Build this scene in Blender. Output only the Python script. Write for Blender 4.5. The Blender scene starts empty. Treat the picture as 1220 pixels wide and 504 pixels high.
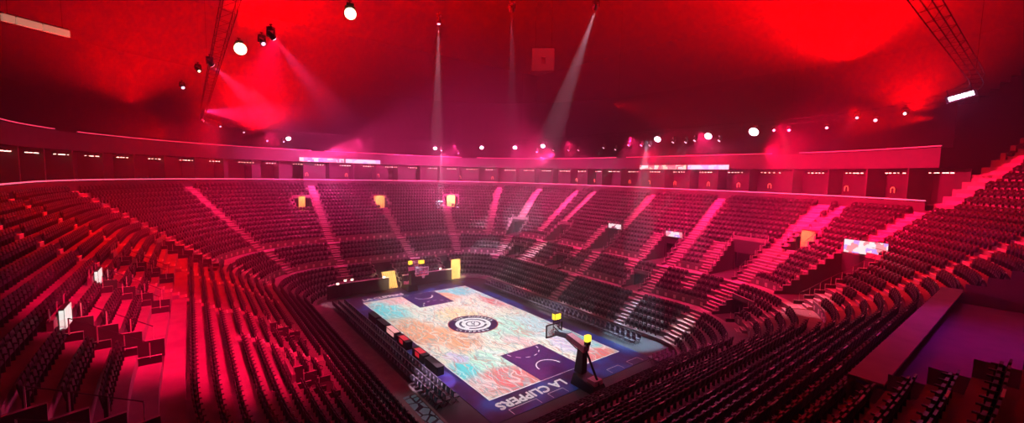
import bpy, bmesh, math, random
import numpy as np
from mathutils import Vector, Matrix
random.seed(7)
PI = math.pi
scene = bpy.context.scene
COL = scene.collection

# ---------------------------------------------------------------- camera
cam_d = bpy.data.cameras.new('camera')
cam = bpy.data.objects.new('camera', cam_d); COL.objects.link(cam)
CAM = Vector((-38.746, 24.837, 16.861))
YAW, PIT, ROL, FPX = -0.6596, -0.0862, 0.0225, 495.778
fw = Vector((math.cos(YAW)*math.cos(PIT), math.sin(YAW)*math.cos(PIT), math.sin(PIT)))
rt = fw.cross(Vector((0, 0, 1))).normalized(); up = rt.cross(fw)
r2 = rt*math.cos(ROL)+up*math.sin(ROL); u2 = -rt*math.sin(ROL)+up*math.cos(ROL)
M = Matrix((r2, u2, -fw)).transposed().to_4x4(); M.translation = CAM
cam.matrix_world = M
cam_d.sensor_width = 36; cam_d.lens = 36*FPX/1220
cam_d.clip_start = .1; cam_d.clip_end = 400
scene.camera = cam

# ---------------------------------------------------------------- world and exposure
w = bpy.data.worlds.new('world'); scene.world = w; w.use_nodes = True
w.node_tree.nodes['Background'].inputs[0].default_value = (0.0, 0.0, 0.0, 1)
w.node_tree.nodes['Background'].inputs[1].default_value = 0
vs = scene.view_settings
vs.view_transform = 'Standard'; vs.look = 'None'; vs.gamma = 1; vs.use_curve_mapping = False
vs.exposure = 0.0
try:
    scene.cycles.volume_bounces = 0
    scene.cycles.max_bounces = 3
    scene.cycles.diffuse_bounces = 2
    scene.cycles.use_denoising = True
    scene.cycles.sample_clamp_indirect = 4
except Exception:
    pass

# ---------------------------------------------------------------- large lights
RED = (1, 0.0, 0.0); PINK = (1, .002, .055); MAG = (1, .05, .28); WHT = (1, .93, .97); CYW = (.8, .9, 1)
def light(name, typ, loc, col, power, target=None, angle=60, blend=.5, radius=.2, parent=None):
    d = bpy.data.lights.new(name, typ); d.color = col; d.energy = power
    if typ != 'AREA': d.shadow_soft_size = radius
    if typ == 'SPOT': d.spot_size = math.radians(angle); d.spot_blend = blend
    if typ == 'AREA': d.shape = 'DISK'; d.size = radius
    o = bpy.data.objects.new(name, d); COL.objects.link(o); o.location = loc
    if target is not None:
        o.rotation_euler = (Vector(target)-Vector(loc)).to_track_quat('-Z', 'Y').to_euler()
    return o
K = 1.0
# red wash lamps hung high in the hall, aimed up and across the haze
def wash(loc, pw, tgt, ang=150): light('red_wash', 'SPOT', loc, RED, pw*K, tgt, ang, .9, .4)
wash((-15.8, 22.6, 23.4), 143000, (-14, 17, 34), 150)
wash((-21.5, 19.5, 24.5), 58500, (-24, 12, 34), 150)
wash((-32, 2.5, 27.5), 430000, (-30, 0, 36), 150)
wash((-29, -14, 26.2), 442000, (-27, -16, 36), 155)
wash((-30, -32, 24), 104000, (-28, -34, 34), 160)
wash((6, 28, 22), 65000, (6, 30, 34), 160)
wash((24, 18, 22), 169000, (20, 18, 34), 160)
def ring_wash(loc, col, pw):   # added lamps without fixtures, facing outwards to brighten the suites and haze
    v = Vector((loc[0], loc[1], 0)).normalized(); light('ring_wash', 'SPOT', loc, col, pw*K, Vector(loc)+v*10+Vector((0, 0, -1)), 150, .8, .1)
ring_wash((31, -13, 20), MAG, 42000)
ring_wash((35, 5, 20), MAG, 36000)
ring_wash((16, -24, 20), (1, .04, .22), 40000)
ring_wash((-4, -25, 20), PINK, 40000)
ring_wash((-20, -23, 20), PINK, 52000)
ring_wash((18, 22, 20), PINK, 12000)
ring_wash((6, 26, 20), RED, 9000)
# added lamps without fixtures, shining level across the hall to tint the haze
light('cross_fill', 'SPOT', (-6, 24, 20.5), (1, .02, .17), 110000*K, (20, -44, 20), 38, .8, .1)
light('cross_fill', 'SPOT', (36, 6, 20.5), (1, .03, .2), 110000*K, (-44, -10, 19), 36, .8, .1)
light('cross_fill', 'SPOT', (14, -25, 20.5), (1, .02, .17), 95000*K, (-20, 44, 20), 40, .8, .1)
light('cross_fill', 'SPOT', (-34, -12, 21), RED, 60000*K, (30, 10, 21), 40, .8, .1)
# pink floods that wash the stands
light('stand_flood', 'SPOT', (-17, 21.5, 23), PINK, 56000*K, (-9, 25, 7), 58, .8, .1)
RP = (1, .012, .13); FP = (1, .03, .22)
for x, y, tx, ty, c, pw in ((9, -23, 9, -29, RP, 17), (-3, -23, -3, -29, RP, 20), (-13, -23, -14, -29, RP, 24), (-22, -21, -24, -29, PINK, 17), (21, -22, 23, -27, FP, 14),
                            (31, -15, 33, -17, FP, 14), (34, 2, 35, 2, FP, 14), (31, 15, 33, 17, (1, .01, .12), 16), (18, 22, 19, 28, RED, 11), (5, 23, 5, 30, RED, 8), (-29, -15, -34, -25, RED, 9)):
    light('stand_flood', 'SPOT', (x, y, 22.6), c, pw*1800*K, (tx, ty, 10), 110, .8, .1)  # these floods and the next are added to brighten the stands, without fixtures
light('stand_flood', 'SPOT', (-12, -8, 24), RED, 22000*K, (-28, -42, 20), 44, .9, .1)
light('deck_lamp', 'SPOT', (-37, -2, 15.5), (.75, .03, .6), 300*K, (-38.5, -1, 10.6), 130, .6, .2)
# court: an added unseen area light in mid-air, and three narrow beams
d_ = light('court_fill', 'AREA', (0, 0, 18), (.80, .99, 1), 2250*K, (0, 0, 0))
d_.data.shape = 'RECTANGLE'; d_.data.size = 31; d_.data.size_y = 17; d_.data.spread = math.radians(24)
light('court_spot', 'SPOT', (-9.6, 9.6, 28), (1, .55, .75), 110000*K, (-9.4, 9.8, 0), 8, .3, .05)
light('court_spot', 'SPOT', (-19.1, 2.9, 28), (.9, .6, .85), 220000*K, (25, -27, 8), 9, .4, .05)
light('court_spot', 'SPOT', (-15.1, 6.9, 28), (1, .3, .6), 100000*K, (24, -24, 8), 6, .5, .05)

# ---------------------------------------------------------------- helpers
def new_mat(name, col, rough=.7, metal=0., emit=None, es=0., noise=0., nscale=3., spec=.5):
    m = bpy.data.materials.new(name); m.use_nodes = True
    nt = m.node_tree; b = nt.nodes['Principled BSDF']
    b.inputs['Base Color'].default_value = (*col, 1); b.inputs['Roughness'].default_value = rough
    b.inputs['Metallic'].default_value = metal; b.inputs['Specular IOR Level'].default_value = spec
    if noise > 0:
        tc = nt.nodes.new('ShaderNodeTexCoord'); n = nt.nodes.new('ShaderNodeTexNoise')
        n.inputs['Scale'].default_value = nscale; n.inputs['Detail'].default_value = 4
        r = nt.nodes.new('ShaderNodeValToRGB')
        r.color_ramp.elements[0].position = .3; r.color_ramp.elements[1].position = .7
        r.color_ramp.elements[0].color = (*[c*(1-noise) for c in col], 1)
        r.color_ramp.elements[1].color = (*[min(1, c*(1+noise)) for c in col], 1)
        nt.links.new(tc.outputs['Object'], n.inputs['Vector']); nt.links.new(n.outputs['Fac'], r.inputs['Fac'])
        nt.links.new(r.outputs['Color'], b.inputs['Base Color'])
    if emit:
        b.inputs['Emission Color'].default_value = (*emit, 1); b.inputs['Emission Strength'].default_value = es
    return m
MT = {
 'concrete': new_mat('concrete', (.24, .23, .225), .8, noise=.22, nscale=.8),
 'aisle': new_mat('aisle_concrete', (.38, .36, .35), .7, noise=.12, nscale=1.5),
 'nosing': new_mat('nosing_paint', (.85, .83, .8), .5, noise=.05),
 'seat': new_mat('seat_plastic', (.018, .016, .02), .38, noise=.3, nscale=2),
 'seat_metal': new_mat('seat_metal', (.05, .05, .055), .45, .6, noise=.1),
 'chair': new_mat('courtside_fabric', (.16, .18, .24), .6, noise=.3, nscale=2),
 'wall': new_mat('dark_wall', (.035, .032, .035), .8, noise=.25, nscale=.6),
 'dark': new_mat('black_paint', (.018, .017, .02), .6, noise=.2),
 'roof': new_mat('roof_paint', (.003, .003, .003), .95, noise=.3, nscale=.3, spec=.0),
 'floor': new_mat('event_floor', (.05, .045, .055), .5, noise=.3, nscale=.7),
 'rail': new_mat('rail_metal', (.75, .72, .7), .35, .3, noise=.08),
 'truss': new_mat('truss_metal', (.006, .006, .006), .9, .0, noise=.1),
 'black': new_mat('fixture_black', (.02, .02, .02), .4, noise=.1),
 'white': new_mat('white_paint', (.9, .9, .9), .5, noise=.03),
 'navy': new_mat('navy_paint', (.012, .012, .07), .35, noise=.1),
 'keynavy': new_mat('key_paint', (.03, .012, .11), .3, noise=.15, nscale=1),
 'redpaint': new_mat('red_paint', (.6, .02, .04), .5, noise=.05),
 'deck': new_mat('deck_carpet', (.30, .22, .36), .9, noise=.1, nscale=1),
 'yellowcloth': new_mat('yellow_cloth', (.88, .80, .30), .8, noise=.08, nscale=2),
 'padpink': new_mat('pad_vinyl', (.85, .42, .58), .5, noise=.08),
 'padblue': new_mat('arm_pad', (.30, .42, .52), .5, noise=.15, nscale=6),
 'glass': new_mat('board_glass', (.75, .8, .85), .1, noise=.02),
 'lens_w': new_mat('lens_white', (.9, .9, .9), .3, emit=(1, .82, .95), es=6, noise=.02),
 'lens_p': new_mat('lens_pink', (.9, .9, .9), .3, emit=(1, .55, .8), es=2.2, noise=.02),
 'lens_r': new_mat('lens_amber', (.9, .8, .5), .3, emit=(1, .8, .45), es=5, noise=.02),
 'led_pink': new_mat('led_pink', (.5, .2, .3), .4, emit=(1, .22, .42), es=.8, noise=.02),
 'led_dim': new_mat('led_dim', (.4, .1, .2), .4, emit=(1, .1, .25), es=.45, noise=.02),
 'warm': new_mat('warm_lens', (.9, .7, .6), .4, emit=(1, .62, .5), es=4.5, noise=.02),
 'amber': new_mat('amber_glass', (.8, .5, .2), .4, emit=(1, .35, .12), es=.35, noise=.02),
 'clock': new_mat('clock_led', (.9, .7, .0), .4, emit=(1, .78, .05), es=1.6, noise=.02),
}

g_ = MT['glass'].node_tree.nodes['Principled BSDF']; g_.inputs['Alpha'].default_value = .22
class MB:
    def __init__(s): s.v = []; s.f = []; s.m = []; s.mats = []
    def mi(s, mat):
        if mat not in s.mats: s.mats.append(mat)
        return s.mats.index(mat)
    def poly(s, pts, mat='dark'):
        n = len(s.v); s.v += [tuple(p) for p in pts]; s.f.append(tuple(range(n, n+len(pts)))); s.m.append(s.mi(mat))
    def hexa(s, b, t, mat='dark'):
        n = len(s.v); s.v += [tuple(p) for p in b]+[tuple(p) for p in t]; k = len(b); i = s.mi(mat)
        s.f.append(tuple(range(n+k-1, n-1, -1))); s.m.append(i)
        s.f.append(tuple(range(n+k, n+2*k))); s.m.append(i)
        for a in range(k):
            c = (a+1) % k; s.f.append((n+a, n+c, n+k+c, n+k+a)); s.m.append(i)
    def box(s, c, size, mat='dark', rz=0, mtx=None):
        hx, hy, hz = size[0]/2, size[1]/2, size[2]/2
        q = [(-hx, -hy), (hx, -hy), (hx, hy), (-hx, hy)]
        R = Matrix.Rotation(rz, 3, 'Z') if mtx is None else mtx
        c = Vector(c)
        s.hexa([c+R@Vector((x, y, -hz)) for x, y in q], [c+R@Vector((x, y, hz)) for x, y in q], mat)
    def tube(s, p0, p1, r, mat='dark', n=6, r1=None):
        p0 = Vector(p0); p1 = Vector(p1); d = p1-p0
        if d.length < 1e-6: return
        d.normalize(); a = d.orthogonal().normalized(); b = d.cross(a)
        if r1 is None: r1 = r
        s.hexa([p0+(a*math.cos(2*PI*k/n)+b*math.sin(2*PI*k/n))*r for k in range(n)],
               [p1+(a*math.cos(2*PI*k/n)+b*math.sin(2*PI*k/n))*r1 for k in range(n)], mat)
    def path(s, pts, r, mat='dark', n=5):
        for a, b in zip(pts, pts[1:]): s.tube(a, b, r, mat, n)
    def build(s, name, parent=None, smooth=False):
        me = bpy.data.meshes.new(name); me.from_pydata(s.v, [], s.f)
        for k in s.mats: me.materials.append(MT[k] if isinstance(k, str) else k)
        me.polygons.foreach_set('material_index', s.m)
        if smooth: me.polygons.foreach_set('use_smooth', [True]*len(s.f))
        me.update()
        o = bpy.data.objects.new(name, me); COL.objects.link(o)
        if parent: o.parent = parent
        return o
def tag(o, label=None, cat=None, group=None, kind=None):
    if label: o['label'] = label
    if cat: o['category'] = cat
    if group: o['group'] = group
    if kind: o['kind'] = kind
    return o
def empty(name, loc=(0, 0, 0), rz=0):
    o = bpy.data.objects.new(name, None); COL.objects.link(o); o.location = loc; o.rotation_euler = (0, 0, rz)
    o.empty_display_size = .2
    return o
def copy_tree(o, parent=None):
    c = o.copy(); COL.objects.link(c)
    if parent: c.parent = parent
    for ch in list(o.children): copy_tree(ch, c)
    return c
ORD = ['first', 'second', 'third', 'fourth', 'fifth', 'sixth', 'seventh', 'eighth', 'ninth', 'tenth', 'eleventh', 'twelfth', 'thirteenth', 'fourteenth', 'fifteenth', 'sixteenth', 'seventeenth', 'eighteenth', 'nineteenth', 'twentieth']

_T = ['', '', 'twenty', 'thirty', 'forty', 'fifty', 'sixty', 'seventy', 'eighty', 'ninety']; _TH = ['', '', 'twentieth', 'thirtieth', 'fortieth', 'fiftieth', 'sixtieth', 'seventieth', 'eightieth', 'ninetieth']
def nth(k):    # 1 -> first
    if k <= 20: return ORD[k-1]
    return _TH[k//10] if k % 10 == 0 else _T[k//10]+'-'+ORD[k % 10-1]
# ---------------------------------------------------------------- the bowl's plan: s runs round it, d goes outwards from the front wall
CX, CY, R0 = 15., 9., 4.          # corner centres and inner radius of the bowl
SA_, SE_ = 2*CX, 2*CY
SMAX = 2*SA_+2*SE_+120.
E1 = SA_; E2 = E1+30; E3 = E2+SE_; E4 = E3+30; E5 = E4+SA_; E6 = E5+30; E7 = E6+SE_
PN = 3.
def base(s):
    s = s % SMAX
    if s < E1: return (CX-s, -CY), (0, -1)
    if s < E2: a = math.radians((s-E1)*3); return (-CX, -CY), (-math.sin(a), -math.cos(a))
    if s < E3: return (-CX, -CY+(s-E2)), (-1, 0)
    if s < E4:      # this corner is squarer than the others
        a = math.radians((s-E3)*3); ca, sa = math.cos(a), math.sin(a); k = (ca**PN+sa**PN)**(-1/PN); return (-CX, CY), (-ca*k, sa*k)
    if s < E5: return (-CX+(s-E4), CY), (0, 1)
    if s < E6: a = math.radians((s-E5)*3); return (CX, CY), (math.sin(a), math.cos(a))
    if s < E7: return (CX, CY-(s-E6)), (1, 0)
    a = math.radians((s-E7)*3); return (CX, -CY), (math.cos(a), -math.sin(a))
def pt(s, d, z=0.):
    c, n = base(s); return Vector((c[0]+n[0]*(R0+d), c[1]+n[1]*(R0+d), z))
def nrm(s):
    s = s % SMAX
    if E3 < s < E4:
        a = math.radians((s-E3)*3); return Vector((-math.cos(a)**(PN-1), math.sin(a)**(PN-1), 0)).normalized()
    n = base(s)[1]; return Vector((n[0], n[1], 0))
def mlen(s, d):   # metres of row per unit of s
    return (pt(s+.05, d)-pt(s-.05, d)).length/.1
def s_of(x, y):
    """plan position -> s"""
    if abs(x) <= CX and abs(y) > CY: return CX-x if y < 0 else E4+x+CX
    if abs(y) <= CY: return E2+y+CY if x < 0 else E6+CY-y
    u, v = abs(x)-CX, abs(y)-CY; a = math.degrees(math.atan2(u, v))/3   # from the y axis
    if x < 0 and y < 0: return E1+a
    if x < 0: return E4-a
    if y > 0: return E5+a
    return SMAX-a
def dist(x, y):
    qx, qy = abs(x)-CX, abs(y)-CY
    return math.hypot(max(qx, 0), max(qy, 0))+min(max(qx, qy), 0)-R0
NR = 28; PITCH = .82
FLAT = {6, 12}
rz = [.4]
for i in range(1, NR): rz.append(rz[-1]+(0 if i in FLAT else .542))
D = [i*PITCH for i in range(NR+1)]
# vomitories: (s centre, half width in metres, first row, end row, kind)
VOMW = [(2.5, -26, 1.5, 12, 18, 'sign', 'far sign'), (-7.6, -26, 1.5, 12, 18, 'sign', 'mid sign'), (-16.6, -25, 1.7, 12, 19, 'open', ''), (-30.2, -26.4, 2.0, 12, 20, 'sign', 'big sign'),
        (-7.8, -19, 1.3, 6, 9, 'low', ''), (-20.4, -18.3, 1.3, 6, 9, 'low', ''), (6.5, -19, 1.3, 6, 9, 'low', ''), (16.5, -19, 1.3, 6, 9, 'low', ''),
        (-4.9, 27, 1.1, 16, 20, 'sign', 'left far sign'), (-13.2, 27, 1.1, 16, 20, 'sign', 'left near sign'), (-21.5, 26.5, 1.1, 16, 20, 'open', ''), (3.5, 27, 1.1, 16, 20, 'open', ''),
        (-2.2, 20, 1.2, 6, 9, 'low', ''), (-11.6, 20, 1.2, 6, 9, 'low', ''), (18, 26, 1.6, 12, 18, 'open', ''), (12.5, -26, 1.3, 12, 17, 'open', ''), (22., -23, 1.5, 12, 17, 'open', ''),
        (37, 9.9, 1.4, 21, 24, 'lit', 'c_left'), (37, -3.3, 1.4, 21, 24, 'lit', 'c_mid'), (34., -16.6, 1.3, 21, 24, 'lit', 'c_corner'), (-23.0, -30.2, 1.4, 19, 22, 'lit', 'c_right'),
        (19, 2.1, 1.4, 0, 5, 'floor', 'f_left'), (18.6, -8.6, 1.3, 0, 5, 'floor', 'f_right')]
VOM = [(s_of(x, y), hw, a, b, k) for x, y, hw, a, b, k, nm in VOMW]
VNAME = {round(s_of(x, y), 4): nm for x, y, hw, a, b, k, nm in VOMW}
DECK = (s_of(-36, -10.5), s_of(-36, 8.5), 20, 28)
# aisles: (plan point, first row, end row, width)
AISW = [(1.1, -25, 0, 28, 1.3), (-9.9, -25, 6, 28, 1.3), (12.4, -19, 6, 12, 1.2), (-20.8, -29, 6, 28, 1.7), (-24.0, -32.5, 14, 28, 1.1), (-30.8, -29.3, 21, 28, 1.4), (-26.0, -17.4, 6, 16, 1.3),
        (-35.2, -18, 14, 28, 1.4), (4.7, -24, 9, 18, 1.1), (-5.4, -24, 9, 18, 1.1), (-14.1, -24, 8, 18, 1.2), (-16.6, -14.6, 0, 6, 1.7), (-9.9, -14, 0, 6, 1.2),
        (-.4, 24, 6, 28, 1.1), (9.6, 24, 6, 28, 1.2), (-7, 19, 5, 12, 1.0),
        (20, 24.3, 6, 28, 1.3), (27, 18, 6, 28, 1.3), (25, 7.8, 0, 28, 1.3), (25, -3.4, 0, 21, 1.3), (28, -13.3, 5, 21, 1.5), (26, -20, 12, 28, 1.2), (21.5, -22.5, 4, 28, 1.3), (17.5, -31, 14, 28, 1.2), (13.6, -30, 6, 28, 1.2)]
AIS = [(s_of(x, y), a, b, wd) for x, y, a, b, wd in AISW]
def in_vom(s, i, pad=0.):
    s = s % SMAX
    for c, hw, a, b, k in VOM:
        if a <= i < b and abs((s-c+SMAX/2) % SMAX-SMAX/2)*mlen(c, (D[a]+D[b])/2) < hw+pad: return True
    if DECK[0]-pad < s < DECK[1]+pad and i >= DECK[2]: return True
    return False
def in_aisle(s, i, d, pad=0.):
    s = s % SMAX
    for c, a, b, wd in AIS:
        if a <= i < b and abs((s-c+SMAX/2) % SMAX-SMAX/2)*mlen(c, d) < wd*.4+pad: return True
    return False

# ---------------------------------------------------------------- setting: floor, bowl, walls, roof
fl = MB(); fl.box((0, 0, -.1), (44, 34, .2), 'floor'); tag(fl.build('floor'), kind='structure')
bw = MB(); HS = .5; ns = int(SMAX/HS)
for i in range(NR):
    for k in range(ns):
        s0, s1 = k*HS, (k+1)*HS; sm = (s0+s1)/2
        if E3+4 < sm < E3+13 and i > 25: continue
        here = in_vom(sm, i)
        if not here:
            bw.poly([pt(s0, D[i], rz[i]), pt(s0, D[i+1], rz[i]), pt(s1, D[i+1], rz[i]), pt(s1, D[i], rz[i])], 'concrete')
            zb = rz[i-1] if i else 0.
            if i and in_vom(sm, i-1): continue
            if rz[i]-zb > .01:
                bw.poly([pt(s0, D[i], zb), pt(s0, D[i], rz[i]), pt(s1, D[i], rz[i]), pt(s1, D[i], zb)], 'concrete')
tag(bw.build('seating_bowl'), kind='structure')

# vomitory trenches
nd = 0; ZD = []
for c, hw, a, b, kind in VOM:
    nd += 1; m = MB(); dm = (D[a]+D[b])/2; hs = hw/mlen(c, dm)
    ks = [k for k in range(ns) if abs(((k+.5)*HS-c+SMAX/2) % SMAX-SMAX/2)*mlen(c, dm) < hw]
    kk = sorted(ks, key=lambda k: (k*HS-c+SMAX/2) % SMAX)
    sl, sr = kk[0]*HS, kk[-1]*HS+HS
    zf = rz[a-1] if a else 0.
    if kind == 'low': zf = rz[a-1]
    steps = [sl+(sr-sl)*j/4 for j in range(5)]
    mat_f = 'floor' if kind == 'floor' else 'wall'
    for p, q in zip(steps, steps[1:]):
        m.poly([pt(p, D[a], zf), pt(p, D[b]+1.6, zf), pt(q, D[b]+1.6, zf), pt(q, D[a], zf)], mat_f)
    for sw, dr in ((sl, -1), (sr, 1)):
        for i in range(a, b):
            zt = rz[i]+.35
            for e in (0, .14):
                se = sw-dr*e/mlen(c, dm)
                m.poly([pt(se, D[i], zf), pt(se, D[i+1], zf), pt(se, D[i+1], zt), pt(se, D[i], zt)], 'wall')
            se = sw-dr*.14/mlen(c, dm)
            m.poly([pt(sw, D[i], zt), pt(sw, D[i+1], zt), pt(se, D[i+1], zt), pt(se, D[i], zt)], 'aisle')
            m.poly([pt(sw, D[i], zf), pt(se, D[i], zf), pt(se, D[i], zt), pt(sw, D[i], zt)], 'concrete')
    zr = rz[min(b, NR-1)]
    # head wall with a doorway, and a dark passage behind
    zdoor = min(zf+2.2, zr-.15); e = .3/mlen(c, dm)
    for p, q, z0, z1 in ((sl, sl+e, zf, zr), (sr-e, sr, zf, zr), (sl+e, sr-e, zdoor, zr)):
        m.hexa([pt(p, D[b], z0), pt(q, D[b], z0), pt(q, D[b]+.15, z0), pt(p, D[b]+.15, z0)],
               [pt(p, D[b], z1), pt(q, D[b], z1), pt(q, D[b]+.15, z1), pt(p, D[b]+.15, z1)], 'wall')
    m.hexa([pt(sl, D[b], zr), pt(sr, D[b], zr), pt(sr, D[b]+.2, zr), pt(sl, D[b]+.2, zr)],
           [pt(sl, D[b], zr+.45), pt(sr, D[b], zr+.45), pt(sr, D[b]+.2, zr+.45), pt(sl, D[b]+.2, zr+.45)], 'concrete')
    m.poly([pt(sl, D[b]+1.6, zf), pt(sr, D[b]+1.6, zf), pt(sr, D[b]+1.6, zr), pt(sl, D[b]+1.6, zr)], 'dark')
    dr_o = tag(m.build('door_%d' % nd), kind='structure')
    ZD.append((c, hw, a, b, kind, zf, zr, sl, sr, dr_o))
    # handrails along both edges and across the top
    h = MB()
    for sw in (sl, sr):
        top = [pt(sw, D[i]+.4, rz[i]+1.0) for i in range(a, b)]
        if len(top) > 1: h.path(top, .02, 'seat_metal')
        for i in range(a, b): h.tube(pt(sw, D[i]+.4, rz[i]+.3), pt(sw, D[i]+.4, rz[i]+1.0), .028, 'rail', 4)
    h.path([pt(p, D[b]+.1, zr+.95) for p in steps], .022, 'seat_metal')
    for p in steps[::2]: h.tube(pt(p, D[b]+.1, zr+.4), pt(p, D[b]+.1, zr+.95), .028, 'rail', 4)
    if kind != 'floor': h.build('handrail', dr_o)

# aisle stairs: half steps with painted nosings
na = 0
for c, a, b, wd in AIS:
    na += 1; m = MB()
    for i in range(a, b):
        if in_vom(c, i): continue
        d0 = D[i]; hs = wd/2/mlen(c, d0+.4); z = rz[i]
        nz = rz[i+1]-rz[i] if i+1 < NR else .5
        hs *= .8; lo, hi = c-hs, c+hs
        m.hexa([pt(lo, d0, z), pt(hi, d0, z), pt(hi, d0+PITCH, z), pt(lo, d0+PITCH, z)],
               [pt(lo, d0, z+.03), pt(hi, d0, z+.03), pt(hi, d0+PITCH, z+.03), pt(lo, d0+PITCH, z+.03)], 'aisle')
        if nz > .1:
            dd = d0+PITCH-.4
            m.hexa([pt(lo, dd, z), pt(hi, dd, z), pt(hi, d0+PITCH, z), pt(lo, d0+PITCH, z)],
                   [pt(lo, dd, z+nz/2), pt(hi, dd, z+nz/2), pt(hi, d0+PITCH, z+nz/2), pt(lo, d0+PITCH, z+nz/2)], 'aisle')
            m.hexa([pt(lo, dd-.01, z+nz/2), pt(hi, dd-.01, z+nz/2), pt(hi, dd+.07, z+nz/2), pt(lo, dd+.07, z+nz/2)],
                   [pt(lo, dd-.01, z+nz/2+.02), pt(hi, dd-.01, z+nz/2+.02), pt(hi, dd+.07, z+nz/2+.02), pt(lo, dd+.07, z+nz/2+.02)], 'nosing')
        m.hexa([pt(lo, d0-.01, z+.03), pt(hi, d0-.01, z+.03), pt(hi, d0+.08, z+.03), pt(lo, d0+.08, z+.03)],
               [pt(lo, d0-.01, z+.05), pt(hi, d0-.01, z+.05), pt(hi, d0+.08, z+.05), pt(lo, d0+.08, z+.05)], 'nosing')
    tag(m.build('aisle_stairs_%d' % na), kind='structure')

# low parapet on the uphill side of both cross-aisles, dotted with bright end plates
tn = 0
def trim(m, name='trim'):
    global tn
    tn += 1; return tag(m.build('%s_%d' % (name, tn)), kind='structure')
m = MB()
k = 0
for row, step in ((7, 1.1), (13, 1.1)):
    s = 0.
    while s < SMAX:
        ds = step/mlen(s, D[row])
        if not in_aisle(s+ds/2, row, D[row], .3) and not in_vom(s+ds/2, row, .3) and not E2-4 < s < E5:
            zt = rz[row]
            for e0, e1, z0, z1, mt in ((.0, .06, zt, zt+.28, 'concrete'),):
                m.hexa([pt(s, D[row]+e0, z0), pt(s+ds, D[row]+e0, z0), pt(s+ds, D[row]+e1, z0), pt(s, D[row]+e1, z0)],
                       [pt(s, D[row]+e0, z1), pt(s+ds, D[row]+e0, z1), pt(s+ds, D[row]+e1, z1), pt(s, D[row]+e1, z1)], mt)
            q = s+ds*.3; w2 = .3/mlen(s, D[row])
            m.hexa([pt(q, D[row]-.03, zt-.42), pt(q+w2, D[row]-.03, zt-.42), pt(q+w2, D[row], zt-.42), pt(q, D[row], zt-.42)],
                   [pt(q, D[row]-.03, zt-.02), pt(q+w2, D[row]-.03, zt-.02), pt(q+w2, D[row], zt-.02), pt(q, D[row], zt-.02)], 'nosing')
        s += ds
trim(m)
# added pale strips stand in for light glinting between the near-end seats
m = MB()
for row in range(3, 26):
    s = E2-9+(row*.37 % 1)*2
    while s < E3+9:
        ds = 2.0/mlen(s, D[row])
        w2 = random.uniform(.35, .6)/mlen(s, D[row]); s_ = s+random.uniform(-.1, .1)
        if not in_vom(s_, row, .4) and not in_aisle(s_, row, D[row], .2) and random.random() < .5:
            z = rz[row]
            m.hexa([pt(s_, D[row]+.62, z+.825), pt(s_+w2, D[row]+.62, z+.825), pt(s_+w2, D[row]+.67, z+.825), pt(s_, D[row]+.67, z+.825)],
                   [pt(s_, D[row]+.62, z+.85), pt(s_+w2, D[row]+.62, z+.85), pt(s_+w2, D[row]+.67, z+.85), pt(s_, D[row]+.67, z+.85)], 'nosing')
        s += ds
trim(m)

# press deck at the near end
m = MB(); s0, s1, ra, rb = DECK; zdk = rz[20]-.1
st = [s0+(s1-s0)*j/24 for j in range(25)]
for p, q in zip(st, st[1:]):
    m.poly([pt(p, D[20], zdk), pt(p, 27, zdk), pt(q, 27, zdk), pt(q, D[20], zdk)], 'deck')
    m.hexa([pt(p, D[20]-.12, zdk-.5), pt(q, D[20]-.12, zdk-.5), pt(q, D[20]+.1, zdk-.5), pt(p, D[20]+.1, zdk-.5)],
           [pt(p, D[20]-.12, zdk+.75), pt(q, D[20]-.12, zdk+.75), pt(q, D[20]+.1, zdk+.75), pt(p, D[20]+.1, zdk+.75)], 'deck')
    m.hexa([pt(p, D[20]-.12, zdk+.7), pt(q, D[20]-.12, zdk+.7), pt(q, D[20]+.75, zdk+.7), pt(p, D[20]+.75, zdk+.7)],
           [pt(p, D[20]-.12, zdk+.78), pt(q, D[20]-.12, zdk+.78), pt(q, D[20]+.75, zdk+.78), pt(p, D[20]+.75, zdk+.78)], 'aisle')
for sw in (s0, s1):
    for i in range(20, 28):
        m.poly([pt(sw, D[i], zdk), pt(sw, D[i+1], zdk), pt(sw, D[i+1], rz[i]+.5), pt(sw, D[i], rz[i]+.5)], 'deck')
m.poly([pt(s0, 23, zdk), pt(s1, 23, zdk), pt(s1, 23, 16.5), pt(s0, 23, 16.5)], 'wall')
tag(m.build('press_deck'), kind='structure')

# suite level and upper wall, swept round the bowl
def sweep(m, prof, sa, sb, mats, step=1.):
    n = int((sb-sa)/step)
    for j in range(n):
        p, q = sa+(sb-sa)*j/n, sa+(sb-sa)*(j+1)/n
        for (d0, z0), (d1, z1), mt in zip(prof, prof[1:], mats):
            m.poly([pt(p, d0, z0), pt(p, d1, z1), pt(q, d1, z1), pt(q, d0, z0)], mt)
SC = s_of(-30.8, -29.3)
SA, SB = s_of(-9, 36), SMAX+SC
SC2 = s_of(-40, -15.5)
m = MB()
sweep(m, [(22.96, rz[-1]-.3), (22.96, 15.2), (23.2, 15.2), (23.2, 14.9), (27, 14.9), (27, 18.5), (23.9, 18.5), (23.9, 20.4), (25.0, 20.4), (25, 24.6), (26, 24.6)],
      SA, SB, ['wall', 'wall', 'wall', 'dark', 'dark', 'roof', 'dark', 'roof', 'roof', 'roof'])
s = SA
while s < SB:
    for d0, d1, z0, z1 in ((24.2, 27, 14.9, 18.5),):
        e = .1/mlen(s, 26)
        m.hexa([pt(s-e, d0, z0), pt(s+e, d0, z0), pt(s+e, d1, z0), pt(s-e, d1, z0)], [pt(s-e, d0, z1), pt(s+e, d0, z1), pt(s+e, d1, z1), pt(s-e, d1, z1)], 'wall')
    s += 4.4/mlen(s, 26)
tag(m.build('wall_suites'), kind='structure')
m = MB(); prof = []; mats = []
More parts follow.
